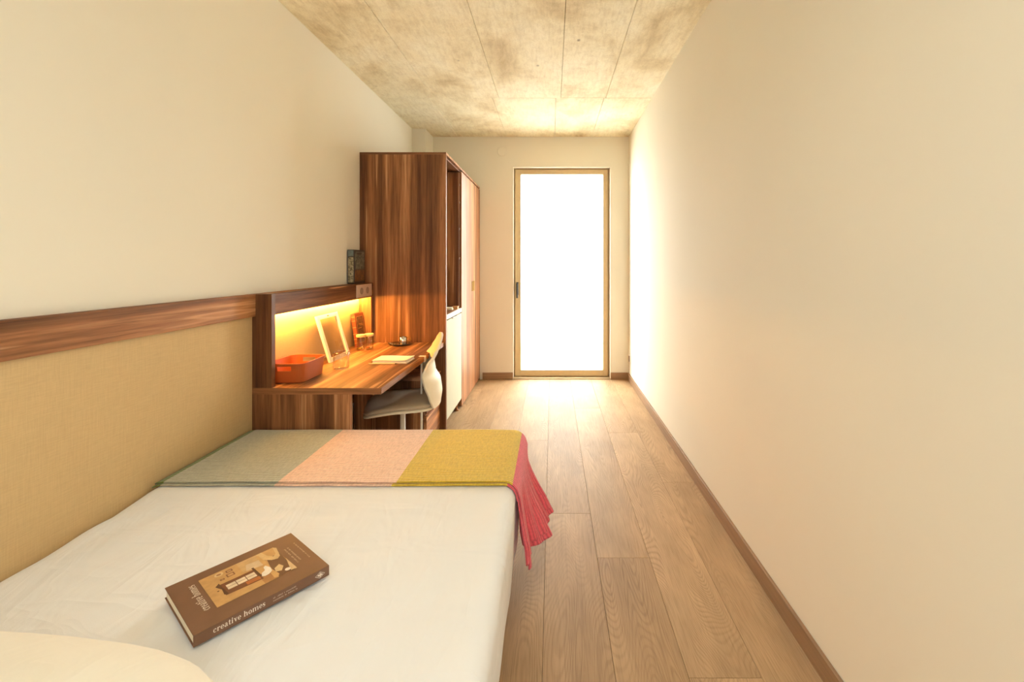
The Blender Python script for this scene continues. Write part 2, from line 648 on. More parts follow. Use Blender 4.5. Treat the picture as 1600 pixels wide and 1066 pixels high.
# ------------------------------------------------------------------ headboard
hd = thing('headboard', 'long wall headboard of ochre fabric under a walnut rail beside the bed', 'headboard', (-1.55, 1.3, 0))
obj('fabric_panel', bx(XL + 0.001, -1.544, 0.05, 2.343, 0.02, 1.112), FAB, hd, bevel=0.003)
obj('top_rail', bx(XL + 0.001, -1.527, 0.05, 2.343, 1.112, 1.226), WY, hd, bevel=0.0015)

# ------------------------------------------------------------------ desk
DY0, DY1 = 2.346, 3.694
DT = 0.742
dk = thing('desk', 'built-in walnut desk with a lit niche between bed and wardrobe', 'desk', (-1.25, 3.0, 0))
obj('desktop', bx(XL + 0.002, -0.881, DY0, DY1, DT - 0.033, DT), WY, dk, bevel=0.0015)
obj('edge_band', bx(XL + 0.002, -0.881, DY0 - 0.0012, DY0 - 0.0002, DT - 0.033, DT), WX, dk)
obj('end_panel', bx(XL + 0.002, -1.043, DY0, DY0 + 0.032, 0.0, DT - 0.033), WZ, dk, bevel=0.001)
obj('side_panel', bx(XL + 0.002, -1.447, DY0, DY0 + 0.032, DT, 1.226), WZ, dk, bevel=0.001)
obj('side_panel', bx(XL + 0.002, -1.452, 3.650, 3.680, DT, 1.118), WZ, dk, bevel=0.001)
obj('niche_rail', bx(XL + 0.002, -1.449, DY0 + 0.032, 3.680, 1.116, 1.226), WY, dk, bevel=0.001)
obj('back_panel', bx(XL + 0.002, -1.550, DY0 + 0.032, 3.650, DT, 1.116), FAB, dk)
obj('led_strip', bx(-1.528, -1.518, DY0 + 0.05, 3.64, 1.1125, 1.116), LEDM, dk, label='warm glowing light strip under the niche rail')
obj('modesty_panel', bx(XL + 0.002, -1.545, DY0 + 0.032, DY1, 0.30, DT - 0.033), WY, dk, bevel=0.001)
sp = obj('socket_plate', bx(-1.449, -1.444, 3.360, 3.640, 1.126, 1.222), PLATEM, dk, bevel=0.0015, label='champagne metal plate with two sockets')
for sy in (3.445, 3.552):
    o = obj('socket', lathe([(0, 0.0), (0.021, 0.0), (0.026, 0.0015), (0.026, 0.003), (0, 0.003)], 24), SOCK, sp, world=False)
    o.matrix_parent_inverse = PINV[dk.name]
    o.matrix_parent_inverse = Matrix.Identity(4)
    o.rotation_euler = (0, R(90), 0)
    o.location = Vector((-1.4445, sy, 1.174))
b = new()
box(b, -0.922, -0.881 + 0.004, 3.128, 3.168, DT - 0.040, DT + 0.001)
box(b, -0.911, -0.899, 3.142, 3.154, 0.0, DT - 0.040)
obj('leg', b, WHITEM, dk, bevel=0.002, label='slim white metal front leg with a bracket at the desk edge')

# drawer pedestal
pd = thing('drawer_pedestal', 'low walnut drawer unit under the desk against the wardrobe', 'drawer unit', (-1.15, 3.5, 0))
b = new()
obj('pedestal_body', bx(-1.44, -0.932, 3.300, 3.690, 0.045, 0.53), WZ, pd, bevel=0.001)
for z0, z1 in ((0.05, 0.272), (0.292, 0.505)):
    d = obj('drawer', bx(-0.932, -0.912, 3.302, 3.688, z0, z1), WZL, pd, bevel=0.001)
    obj('finger_pull', bx(-0.926, -0.903, 3.302, 3.688, z1, z1 + 0.007), WZL, d, bevel=0.001)
for x in (-1.40, -0.97):
    for y in (3.34, 3.65):
        bm = lathe([(0, 0), (0.022, 0), (0.024, 0.006), (0.018, 0.045), (0, 0.045)], 16, (x, y, 0))
        obj('foot', bm, BLACK, pd)

# ------------------------------------------------------------------ wardrobe with kitchenette bay
WF, WY0, WT = -0.865, 3.700, 2.288
wd = thing('wardrobe', 'tall walnut wardrobe with an open kitchenette bay left of the glass door', 'wardrobe', (-1.15, 4.55, 0))
obj('side_panel', bx(XL + 0.001, WF, WY0, WY0 + 0.028, 0.0, WT - 0.018), WZ, wd, bevel=0.001)
obj('side_panel', bx(-1.41, WF - 0.002, 4.331, 4.357, 0.02, WT - 0.03), WZ, wd, bevel=0.001)
obj('side_panel', bx(-1.41, WF + 0.002, 5.392, YB - 0.001, 0.0, WT - 0.03), WZ, wd, bevel=0.001)
b = bx(XL + 0.001, WF, WY0, 5.08, WT - 0.018, WT)
box(b, -1.41, WF, 5.08, YB - 0.001, WT - 0.018, WT)
obj('top_panel', b, WX, wd)
obj('edge_band', bx(WF, WF + 0.0015, WY0, YB - 0.001, WT - 0.018, WT), DOORW, wd)  # thin strip of lightened walnut added so the top edge looks lit
obj('top_lining', bx(-1.40, WF - 0.024, WY0 + 0.028, YB - 0.001, WT - 0.030, WT - 0.018), WY, wd)
obj('back_panel', bx(-1.415, -1.40, WY0 + 0.028, YB - 0.001, 0.02, WT - 0.03), WZ, wd)
# folded pocket door beside the middle panel
obj('pocket_door', bx(-1.38, WF - 0.018, 4.300, 4.322, 0.97, WT - 0.045), WZ, wd, bevel=0.001)
for hz in (2.12, 1.95, 1.70, 1.42):
    obj('hinge', bx(WF - 0.020, WF - 0.010, 4.322, 4.331, hz, hz + 0.02), STEEL, wd)
# counter
obj('countertop', bx(-1.40, WF - 0.016, WY0 + 0.028, 4.331, 0.925, 0.957), COUNTERT, wd)
obj('counter_edge', bx(WF - 0.016, WF + 0.002, WY0 + 0.028, 4.331, 0.922, 0.959), COUNTER, wd, bevel=0.002)
pdor = obj('base_door', bx(WF - 0.02, WF + 0.001, WY0 + 0.030, 4.329, 0.098, 0.912), PALEG, wd, bevel=0.0015, label='pale greenish white lower door')
obj('handle', bx(WF - 0.004, WF + 0.006, 3.92, 4.12, 0.907, 0.915), STEELD, pdor, bevel=0.001)
obj('bay_carcass', bx(-1.40, WF - 0.03, WY0 + 0.030, 4.329, 0.10, 0.92), WZ, wd)
obj('plinth', bx(-0.96, -0.94, WY0 + 0.028, 4.331, 0.0, 0.10), BLACK, wd)
for y in (3.80, 4.27):
    obj('foot', lathe([(0, 0), (0.02, 0), (0.02, 0.012), (0.012, 0.02), (0.012, 0.10), (0, 0.10)], 14, (-0.90, y, 0)), WY, wd)
# tall doors
for ya, yb_ in ((4.333, 4.930), (4.934, 5.390)):
    d = obj('door', bx(WF - 0.02, WF + 0.002, ya, yb_, 0.022, WT - 0.033), DOORW, wd, bevel=0.0012)
    if ya < 4.5:
        obj('handle', bx(WF - 0.002, WF + 0.0055, 4.880, 4.9295, 1.085, 1.19), BRASS, d, bevel=0.001, label='recessed brass pull')
    else:
        obj('handle', bx(WF - 0.002, WF + 0.0055, 4.9345, 5.03, 1.085, 1.19), BRASS, d, bevel=0.001, label='recessed brass pull')
obj('wardrobe_plinth', bx(-0.93, -0.91, 4.357, 5.392, 0.0, 0.10), BLACK, wd)

# ------------------------------------------------------------------ bed
BX0, BX1, BY0, BY1, BZ0, BZ1, BR = -1.542, -0.140, 0.32, 2.338, 0.165, 0.530, 0.05
bed = thing('bed', 'double bed in a white fitted sheet along the left wall', 'bed', (-0.84, 1.33, 0))


def wrinkle(p):
    f = max(0.0, min(1.0, (1.72 - p.y) / 0.15))
    q = p.copy()
    if p.z > BZ1 - 0.06:
        # diagonal creases fanning from the wall side plus slow swell
        u = 0.6 * p.x + 0.8 * p.y
        c1 = mnoise.noise(Vector((p.x * 2.2 + p.y * 1.1, (p.y - p.x) * 9.0, 0.3)))
        c2 = mnoise.noise(Vector((p.x * 3.1, p.y * 3.3, 4.1)))
        c3 = mnoise.noise(Vector((p.x * 14, p.y * 4, 2.2)))
        q.z -= f * (0.0042 * (c1 + 1) + 0.0030 * (c2 + 1) + 0.0012 * (c3 + 1)) * 1.5
    if p.x > BX1 - 0.03:
        d = (BZ1 - p.z)
        q.x += 0.006 * mnoise.noise(Vector((p.y * 5.0, p.z * 1.5, 7.0))) * min(1, d / 0.1) - 0.012 * (d / 0.36) ** 2
    return q


obj('fitted_sheet', rounded_box(BX0, BX1, BY0, BY1, BZ0, BZ1, BR, 0.016, wrinkle), SHEET, bed, smooth=True)
obj('bed_base', bx(BX0 + 0.02, BX1 - 0.06, BY0 + 0.02, BY1 - 0.02, 0.09, 0.20), FAB, bed, bevel=0.01)
for x in (BX0 + 0.10, BX1 - 0.16):
    for y in (BY0 + 0.10, BY1 - 0.12):
        obj('leg', lathe([(0, 0), (0.022, 0), (0.028, 0.09), (0, 0.09)], 16, (x, y, 0)), BLACK, bed)


# blanket --------------------------------------------------------------
def blanket_mat():
    t = NT('striped_knit')
    uv = t.n('ShaderNodeUVMap')
    sx = t.n('ShaderNodeSeparateXYZ')
    t.l(uv.outputs[0], sx.inputs[0])
    u, v = sx.outputs[0], sx.outputs[1]
    col = t.ramp(u, [(0.0, (0.16, 0.22, 0.06)), (0.018, (0.46, 0.46, 0.36)), (STR[0], (0.86, 0.58, 0.44)),
                     (STR[1], (0.66, 0.46, 0.055)), (STR[2], (0.72, 0.115, 0.155))], 'CONSTANT')
    # ribs run along the length of the blanket
    wob = t.noise(t.coord(rand=False), 9, 2)
    ph = t.math('ADD', t.math('MULTIPLY', v, 42 * 6.2832), t.math('MULTIPLY', wob, 9.0))
    rib = t.math('ADD', t.math('MULTIPLY', t.math('SINE', ph), 0.5), 0.5)
    fuzz = t.noise(t.coord((1, 0.25, 1), rand=False), 160, 3, 0.7)
    c = t.mix(0.75, col, t.ramp(rib, [(0.05, (0.70, 0.68, 0.66)), (0.6, (1.06, 1.06, 1.06))]), 'MULTIPLY')
    c = t.mix(0.7, c, t.ramp(fuzz, [(0.32, (0.76, 0.75, 0.73)), (0.66, (1.12, 1.12, 1.12))]), 'MULTIPLY')
    t.base(c)
    t.rough(0.95, 0.1)
    t.b.inputs['Sheen Weight'].default_value = 0.25
    t.bump(t.math('ADD', rib, t.math('MULTIPLY', fuzz, 0.5)), 0.6, 0.003)
    return t.m


S0 = -1.530           # wall edge
FLAT = (BX1 - BR) - S0  # flat run up to the rounded shoulder
OFF = 0.006
ARC = (BR + OFF) * math.pi / 2
DROP = 0.285
LEN = FLAT + ARC + DROP
STR = [(-1.055 - S0) / LEN, (-0.600 - S0) / LEN, (-0.157 - S0) / LEN]


def blanket(u, v, off=OFF, y0=1.752, y1=2.336):
    s = u * LEN
    Y = y0 + (y1 - y0) * v
    # uneven near edge
    Y += (1 - v) * 0.006 * mnoise.noise(Vector((s * 3.0, 0, 1)))
    r = BR + off
    wave = 0.0022 * (mnoise.noise(Vector((s * 4.0, Y * 6, 5))) + 1)
    if s < FLAT:
        x, z, nx, nz = S0 + s, BZ1 + off + wave, 0, 1
        if x < BX0 + BR:
            d = BX0 + BR - x
            z -= (r - math.sqrt(max(0, r * r - d * d))) * 0.6
    elif s < FLAT + ARC:
        a = (s - FLAT) / r
        x = BX1 - BR + r * math.sin(a)
        z = BZ1 - BR + r * math.cos(a) + wave * math.cos(a)
    else:
        d = s - FLAT - ARC
        k = d / DROP
        # the cloth flares out from the bed towards the foot in soft folds
        fl_ = 0.016 + 0.105 * math.exp(-((v - 0.56) / 0.30) ** 2)
        fold = 0.020 * math.sin(v * 2 * math.pi * 3.1 + 0.4) + 0.009 * math.sin(v * 2 * math.pi * 7.3 + 1.0)
        x = BX1 + off + 0.004 + fl_ * k ** 1.35 + fold * min(1, k * 1.4)
        x = max(x, BX1 + 0.006)
        z = BZ1 - BR - d * (1 - 0.10 * fl_ * 4 * k) + 0.012 * math.sin(v * 9.0 + 0.5) * k
        Y += 0.012 * k * math.sin(v * 14.0)
    # falls over the foot of the mattress
    e = Y - (BY1 - BR)
    if e > 0:
        z -= (BR - math.sqrt(max(0.0, BR * BR - min(e, BR * 0.98) ** 2)))
        if s > FLAT:
            x -= min(0.03, e * 0.5)
    return Vector((x, Y, z))


KNIT = blanket_mat()
bl = thing('throw_blanket', 'knitted blanket in grey green, pink, mustard and raspberry blocks across the bed foot', 'blanket', (-0.85, 2.04, 0.53))
o = obj('blanket_top_layer', grid(lambda u, v: blanket(u, v, 0.011), 230, 150), KNIT, bl, smooth=True)
md = o.modifiers.new('solid', 'SOLIDIFY')
md.thickness = 0.004
md.offset = 0
o = obj('blanket_under_layer', grid(lambda u, v: blanket(u * 0.985, v, 0.005, 1.738, 2.33), 200, 70), KNIT, bl, smooth=True)
md = o.modifiers.new('solid', 'SOLIDIFY')
md.thickness = 0.004
md.offset = 0

# pillow ---------------------------------------------------------------
pl = thing('pillow', 'cream pillow lying at the head of the bed, nearest the camera', 'pillow', (-1.03, 0.62, 0.53), R(-6))
PW, PD, PH = 0.46, 0.345, 0.135
NR, NA = 26, 96


def pil(r, th, sgn):
    ca, sa = math.cos(th), math.sin(th)
    q = (abs(ca) ** 3.4 + abs(sa) ** 3.4) ** (-1 / 3.4)
    k = max(0.0, 1 - r ** 2.4) ** 0.55
    x, y = PW * q * ca * r, PD * q * sa * r
    w = (0.012 * mnoise.noise(Vector((x * 7, y * 7, sgn))) + 0.006 * mnoise.noise(Vector((x * 18, y * 9, sgn)))) * min(1, k * 1.5)
    z = 0.036 + ((PH + w) * k if sgn > 0 else -0.034 * k)
    return Vector((x, y, z))


def pillow_skin():
    bm = new()
    for sgn in (1, -1):
        c0 = bm.verts.new(pil(0, 0, sgn))
        prev = None
        for i in range(1, NR + 1):
            r = (i / NR) ** 0.75
            cur = [bm.verts.new(pil(r, 2 * math.pi * k / NA, sgn)) for k in range(NA)]
            for k in range(NA):
                a, b_ = k, (k + 1) % NA
                q = (c0, cur[a], cur[b_]) if prev is None else (prev[a], cur[a], cur[b_], prev[b_])
                bm.faces.new(q if sgn > 0 else q[::-1])
            prev = cur
    bmesh.ops.remove_doubles(bm, verts=bm.verts, dist=1e-5)
    return bm


obj('pillow_body', pillow_skin(), PILLOWM, pl, world=False, smooth=True)
obj('piping', tube([pil(1, 2 * math.pi * k / NA, 1) for k in range(NA + 1)], 0.0035, 6, cap=False), PILLOWM, pl, world=False, smooth=True)

# ------------------------------------------------------------------ big brown book on the bed
BKA = math.atan2(0.787, 0.6165)
bk = thing('hardback_book', 'large brown book titled creative homes lying on the white sheet', 'book', (-0.80, 1.014, 0.5285), BKA)
L_, W_, T_ = 0.302, 0.243, 0.027
b = new()
box(b, 0, L_, 0, W_, 0, 0.0022)
box(b, 0, L_, 0, W_, T_ - 0.0022, T_)
box(b, 0, L_, 0, 0.0025, 0.0022, T_ - 0.0022)
obj('cover', b, BROWNC, bk, world=False, bevel=0.0008)
obj('page_block', bx(0.003, L_ - 0.003, 0.0025, W_ - 0.004, 0.0022, T_ - 0.0022), PAPER, bk, world=False)


# serif lettering drawn as strokes; each glyph in a unit x-height box
def glyphs():
    TH, TN = 0.27, 0.10

    def arc(cx, cy, rx, ry, a0, a1, th=TH, tn=TN, n=18):
        out = []
        P_ = []
        for i in range(n + 1):
            a = R(a0 + (a1 - a0) * i / n)
            w = tn + (th - tn) * abs(math.cos(a)) ** 1.5
            P_.append(((cx + (rx) * math.cos(a), cy + ry * math.sin(a)), (cx + (rx - w) * math.cos(a), cy + (ry - tn - (w - tn) * 0.3) * math.sin(a))))
        for (p, q), (p2, q2) in zip(P_, P_[1:]):
            out.append((p, p2, q2, q))
        return out

    def rect(x0, x1, y0, y1):
        return [((x0, y0), (x1, y0), (x1, y1), (x0, y1))]

    def dot(cx, cy, r):
        return [tuple((cx + r * math.cos(i * math.pi / 5), cy + r * math.sin(i * math.pi / 5)) for i in range(10))]

    def stem(x, y0, y1, top=True, bot=True):
        o = rect(x, x + TH, y0, y1)
        if top:
            o += rect(x - 0.12, x + TH * 0.5, y1 - 0.07, y1)
        if bot:
            o += rect(x - 0.13, x + TH + 0.13, y0, y0 + 0.07)
        return o
    G = {}
    G['c'] = (arc(0.46, 0.5, 0.46, 0.52, 48, 318) + dot(0.72, 0.78, 0.14), 0.92)
    G['o'] = (arc(0.5, 0.5, 0.5, 0.52, 0, 360, n=28), 1.08)
    G['e'] = (arc(0.47, 0.5, 0.47, 0.52, 0, 318, n=24) + rect(0.1, 0.92, 0.46, 0.55), 1.0)
    G['r'] = (stem(0.13, 0, 1) + arc(0.62, 0.62, 0.30, 0.38, 60, 170, 0.12, 0.12) + dot(0.72, 0.84, 0.15), 0.92)
    G['a'] = (arc(0.40, 0.28, 0.40, 0.30, 80, 300) + arc(0.42, 0.66, 0.38, 0.36, 0, 150) + rect(0.53, 0.80, 0.08, 0.68) + rect(0.70, 1.0, 0.0, 0.10), 1.04)
    G['t'] = (rect(0.15, 0.15 + TH, 0.1, 1.32) + rect(0, 0.62, 0.91, 1.0) + arc(0.46, 0.24, 0.31, 0.26, 190, 330, 0.2, 0.1), 0.74)
    G['i'] = (stem(0.13, 0, 1) + dot(0.26, 1.32, 0.17), 0.62)
    G['v'] = ([((0.08, 1), (0.40, 1), (0.66, 0.0), (0.50, 0.0)), ((0.50, 0.0), (0.60, 0.0), (0.94, 1), (0.84, 1))] + rect(0, 0.5, 0.93, 1) + rect(0.70, 1.06, 0.93, 1), 1.08)
    G['h'] = (stem(0.13, 0, 1.5) + arc(0.70, 0.66, 0.42, 0.36, 0, 150, TH, 0.1) + rect(0.85, 0.85 + TH, 0, 0.66) + rect(0.72, 1.25, 0, 0.07), 1.34)
    G['m'] = (stem(0.13, 0, 1) + arc(0.70, 0.66, 0.42, 0.36, 0, 150, TH, 0.1) + rect(0.85, 0.85 + TH, 0, 0.66) + rect(0.74, 1.23, 0, 0.07)
              + arc(1.42, 0.66, 0.42, 0.36, 0, 150, TH, 0.1) + rect(1.57, 1.57 + TH, 0, 0.66) + rect(1.46, 1.97, 0, 0.07), 2.04)
    G['s'] = (arc(0.38, 0.72, 0.36, 0.30, 40, 250, 0.2, 0.1) + [((0.10, 0.66), (0.30, 0.76), (0.72, 0.34), (0.52, 0.24))] + arc(0.42, 0.28, 0.36, 0.30, -140, 60, 0.2, 0.1) + rect(0.02, 0.10, 0.02, 0.32) + rect(0.66, 0.74, 0.70, 0.98), 0.86)
    G[' '] = ([], 0.55)
    return G


GL = glyphs()


def lettering(txt, org, dx, dy, h, length):
    """flat print: org start of baseline, dx reading direction, dy up, h x-height"""
    tot = sum(GL[c][1] + 0.10 for c in txt)
    sx = length / tot
    bm = new()
    x = 0
    n = dx.cross(dy)
    for c in txt:
        for poly in GL[c][0]:
            vs = [bm.verts.new(org + dx * ((x + p[0]) * sx) + dy * (p[1] * h)) for p in poly]
            try:
                f = bm.faces.new(vs)
                f.normal_update()
                if f.normal.dot(n) < 0:
                    f.normal_flip()
            except ValueError:
                pass
        x += GL[c][1] + 0.10
    return bm


VX, VY, VZ = Vector((1, 0, 0)), Vector((0, 1, 0)), Vector((0, 0, 1))
E_ = 0.0004
obj('spine_title', lettering('creative homes', Vector((0.037, -E_, 0.0095)), VX, VZ, 0.0088, 0.108), INK, bk, world=False)
obj('cover_title', lettering('creative homes', Vector((0.0500, 0.068, T_ + E_)), VY, -VX, 0.0120, 0.132), INK, bk, world=False)


def tiny_lines(org, dx, dy, length, h, seed):
    """print too small to read in the photograph: a row of tiny marks"""
    r_ = random.Random(seed)
    bm = new()
    x = 0
    while x < length:
        if r_.random() < 0.14:
            x += h * 0.7
            continue
        w = h * r_.uniform(0.35, 0.75)
        hh = h * r_.choice((0.7, 0.75, 1.0))
        vs = [bm.verts.new(org + dx * a + dy * c) for a, c in ((x, 0), (x + w, 0), (x + w, hh), (x, hh))]
        f = bm.faces.new(vs)
        f.normal_update()
        if f.normal.dot(dx.cross(dy)) < 0:
            f.normal_flip()
        x += w + h * 0.22
    return bm


obj('spine_small_print', tiny_lines(Vector((0.162, -E_, 0.0155)), VX, VZ, 0.052, 0.0034, 3), INKD, bk, world=False)
obj('spine_small_print', tiny_lines(Vector((0.162, -E_, 0.0085)), VX, VZ, 0.056, 0.0034, 4), INKD, bk, world=False)
obj('cover_small_print', tiny_lines(Vector((0.2865, 0.078, T_ + E_)), VY, -VX, 0.104, 0.0036, 5), INKD, bk, world=False)
obj('cover_small_print', tiny_lines(Vector((0.2655, 0.086, T_ + E_)), VY, -VX, 0.086, 0.0040, 6), INKD, bk, world=False)
obj('cover_small_print', tiny_lines(Vector((0.2565, 0.080, T_ + E_)), VY, -VX, 0.088, 0.0040, 7), INKD, bk, world=False)
# diamond emblem on the spine
bm = new()
cx, cz = 0.277, 0.0135
for (a, c) in (((0.0130, 0.0085), 0.0012),):
    P4 = [(cx + a[0], cz), (cx, cz + a[1]), (cx - a[0], cz), (cx, cz - a[1])]
    Q4 = [(cx + a[0] - 0.0016, cz), (cx, cz + a[1] - 0.0011), (cx - a[0] + 0.0016, cz), (cx, cz - a[1] + 0.0011)]
    for i in range(4):
        j = (i + 1) % 4
        bm.faces.new([bm.verts.new((p[0], -E_, p[1])) for p in (P4[i], P4[j], Q4[j], Q4[i])])
for (x0, x1, z0, z1) in ((-0.006, -0.002, -0.002, 0.0025), (-0.001, 0.002, -0.005, 0.005), (0.003, 0.0062, -0.0028, 0.0022), (-0.004, 0.005, -0.001, 0.0007)):
    bm.faces.new([bm.verts.new((cx + p, -E_, cz + q)) for p, q in ((x0, z0), (x1, z0), (x1, z1), (x0, z1))])
obj('spine_emblem', bm, INK, bk, world=False)

# flat printed interior photograph on the cover
PC = {}


def prt(name, col):
    if name not in PC:
        PC[name] = plain('print_' + name, col, 0.5, 0.35, 0, 0.10, 60)
    return PC[name]


bm = new()
mats = []
lay = [0]


def patch(name, col, poly):
    m = prt(name, col)
    if m not in mats:
        mats.append(m)
    lay[0] += 1
    z = T_ + 0.00035 + lay[0] * 0.00003
    f = bm.faces.new([bm.verts.new((x, y, z)) for x, y in poly])
    f.normal_update()
    if f.normal.z < 0:
        f.normal_flip()
    f.material_index = mats.index(m)


def quad(a, b_, c, d):
    return [a, b_, c, d]


TAN, DKB = (0.52, 0.30, 0.115), (0.10, 0.040, 0.018)
patch('tan_wall', TAN, [(0.0605, 0.057), (0.242, 0.057), (0.238, 0.2065), (0.0605, 0.2065)])
patch('warm_floor', (0.40, 0.19, 0.07), [(0.165, 0.058), (0.205, 0.058), (0.200, 0.108), (0.165, 0.108)])
patch('brown_room', (0.135, 0.062, 0.033), [(0.198, 0.0575), (0.238, 0.0575), (0.240, 0.165), (0.206, 0.165), (0.199, 0.12)])
patch('shelf_tan', (0.55, 0.35, 0.16), [(0.145, 0.15), (0.20, 0.15), (0.20, 0.206), (0.145, 0.206)])
patch('sofa_cream', (0.62, 0.46, 0.28), [(0.152, 0.150), (0.19, 0.142), (0.194, 0.175), (0.160, 0.18)])
# cabinet lying in the print
patch('cabinet_brown', (0.17, 0.060, 0.025), [(0.088, 0.088), (0.170, 0.082), (0.170, 0.142), (0.088, 0.144)])
patch('cabinet_foot', DKB, [(0.080, 0.142), (0.090, 0.152), (0.094, 0.088), (0.086, 0.094), (0.088, 0.120)])
patch('cabinet_top', DKB, [(0.164, 0.152), (0.169, 0.152), (0.172, 0.096), (0.166, 0.100)])
for i in range(3):
    for j in range(2):
        xa = 0.0985 + i * 0.0222
        ya = 0.1065 + j * 0.0125
        patch('lit_pane', (0.72, 0.58, 0.41), [(xa, ya), (xa + 0.0205, ya), (xa + 0.0205, ya + 0.0112), (xa, ya + 0.0112)])
patch('orange_door', (0.42, 0.13, 0.035), [(0.135, 0.088), (0.166, 0.086), (0.166, 0.102), (0.135, 0.103)])
# small picture frames in the print
for (x0, x1, y0, y1) in ((0.096, 0.106, 0.158, 0.166), (0.112, 0.130, 0.160, 0.176), (0.116, 0.131, 0.182, 0.194)):
    patch('frame_brown', (0.22, 0.09, 0.04), [(x0, y0), (x1, y0), (x1, y1), (x0, y1)])
    patch('frame_fill', (0.50, 0.29, 0.12), [(x0 + 0.003, y0 + 0.003), (x1 - 0.003, y0 + 0.003), (x1 - 0.003, y1 - 0.003), (x0 + 0.003, y1 - 0.003)])
patch('frame_ring', (0.66, 0.48, 0.25), [(0.101 + 0.010 * math.cos(k * 0.5236), 0.191 + 0.009 * math.sin(k * 0.5236)) for k in range(12)])
patch('frame_ring_fill', (0.36, 0.17, 0.07), [(0.101 + 0.0055 * math.cos(k * 0.5236), 0.191 + 0.005 * math.sin(k * 0.5236)) for k in range(12)])
patch('switch_dark', DKB, [(0.078, 0.117), (0.082, 0.117), (0.082, 0.121), (0.078, 0.121)])
# pale drapery, lamp and flowers
patch('cream_arm', (0.62, 0.42, 0.20), [(0.193, 0.205), (0.198, 0.165), (0.212, 0.146), (0.226, 0.140), (0.235, 0.150), (0.243, 0.196), (0.236, 0.206), (0.231, 0.168), (0.222, 0.160), (0.212, 0.178), (0.207, 0.206)])
patch('table_edge', (0.58, 0.34, 0.13), [(0.190, 0.196), (0.196, 0.196), (0.199, 0.150), (0.197, 0.110), (0.203, 0.070), (0.196, 0.058), (0.188, 0.062), (0.190, 0.12)])
patch('lamp_cone', (0.66, 0.47, 0.24), [(0.203, 0.102), (0.218, 0.112), (0.223, 0.095), (0.212, 0.078), (0.200, 0.085)])
patch('flower_white', (0.76, 0.68, 0.58), [(0.170, 0.094), (0.176, 0.088), (0.186, 0.090), (0.196, 0.098), (0.198, 0.116), (0.192, 0.134), (0.186, 0.130), (0.184, 0.114), (0.174, 0.108)])
patch('pale_corner', (0.60, 0.42, 0.23), [(0.2425, 0.0575), (0.2405, 0.125), (0.228, 0.060)])
patch('candle_glow', (0.85, 0.74, 0.62), [(0.2245 + 0.007 * math.cos(k * 0.6283), 0.0715 + 0.007 * math.sin(k * 0.6283)) for k in range(10)])
obj('cover_picture', bm, mats, bk, world=False, label='printed interior photograph on the cover')

# ------------------------------------------------------------------ chair
ch = thing('desk_chair', 'cream shell desk chair with a taupe seat pad pushed to the desk', 'chair', (-1.009, 3.07, 0), R(16))


def seat_pt(a, c):
    """a -1 front .. 1 rear (local x), c -1..1 (local y)"""
    k = 0.93 + 0.07 * (1 - abs(c) ** 3)
    x = 0.24 * a * (1.0 if a > 0 else (0.90 + 0.10 * (1 - c * c)))
    y = 0.225 * c * (1 - 0.07 * max(0, -a)) * (1 - 0.12 * max(0, abs(a) - 0.85) / 0.15)
    return x, y


def seat_bm(z0, z1, inset, rim):
    bm = new()
    n = 56
    ring = []
    for i in range(n):
        th = 2 * math.pi * i / n
        ca, sa = math.cos(th), math.sin(th)
        p = 5.0
        rr_ = (abs(ca) ** p + abs(sa) ** p) ** (-1 / p)
        x, y = (0.205 if ca > 0 else 0.238) * rr_ * ca, 0.225 * rr_ * sa
        ring.append((x, y))

    def lvl(f, dz):
        out = []
        for x, y in ring:
            fr = -x / 0.238
            zz = -0.030 * max(0, fr) ** 3 - 0.004
            out.append(bm.verts.new((x * f, y * f, dz + zz)))
        return out
    L = [lvl(0.93, z0), lvl(1.0 - inset, z0 + rim * 0.5), lvl(1.0 - inset, z1 - rim * 0.5), lvl(0.965 - inset, z1), lvl(0.70, z1 + 0.004), lvl(0.35, z1 + 0.003)]
    for A, B in zip(L, L[1:]):
        for i in range(n):
            bm.faces.new((A[i], A[(i + 1) % n], B[(i + 1) % n], B[i]))
    bm.faces.new(L[0][::-1])
    bm.faces.new(L[-1])
    return bm


obj('seat_shell', seat_bm(0.438, 0.456, 0.0, 0.008), SHELL, ch, world=False, smooth=True)
obj('seat_pad', seat_bm(0.455, 0.482, 0.02, 0.014), PAD, ch, world=False, smooth=True)

BP = [(0.448, 0.193, 0.205, 0.050), (0.52, 0.168, 0.222, 0.085), (0.60, 0.138, 0.225, 0.105), (0.66, 0.125, 0.222, 0.085),
      (0.73, 0.155, 0.215, 0.045), (0.80, 0.200, 0.205, 0.028), (0.86, 0.230, 0.198, 0.020), (0.900, 0.246, 0.188, 0.012)]


def lerp_prof(z):
    for a, b_ in zip(BP, BP[1:]):
        if z <= b_[0] + 1e-9:
            t = (z - a[0]) / (b_[0] - a[0])
            t = t * t * (3 - 2 * t) * 0.5 + t * 0.5
            return [a[i] + (b_[i] - a[i]) * t for i in range(4)]
    return list(BP[-1])


def back_pt(u, v):
    w = u * 2 - 1
    z = 0.448 + (0.900 - 0.448) * v
    _, xe, hw, wrap = lerp_prof(z)
    # rounded top corners
    if v > 0.86:
        q = (v - 0.86) / 0.14
        hw *= math.sqrt(max(0.0, 1 - 0.35 * q ** 3))
    zc = z - 0.030 * max(0, v - 0.6) * abs(w) ** 4 * 2
    return Vector((xe + wrap * (1 - abs(w) ** 2.2), hw * w, zc))


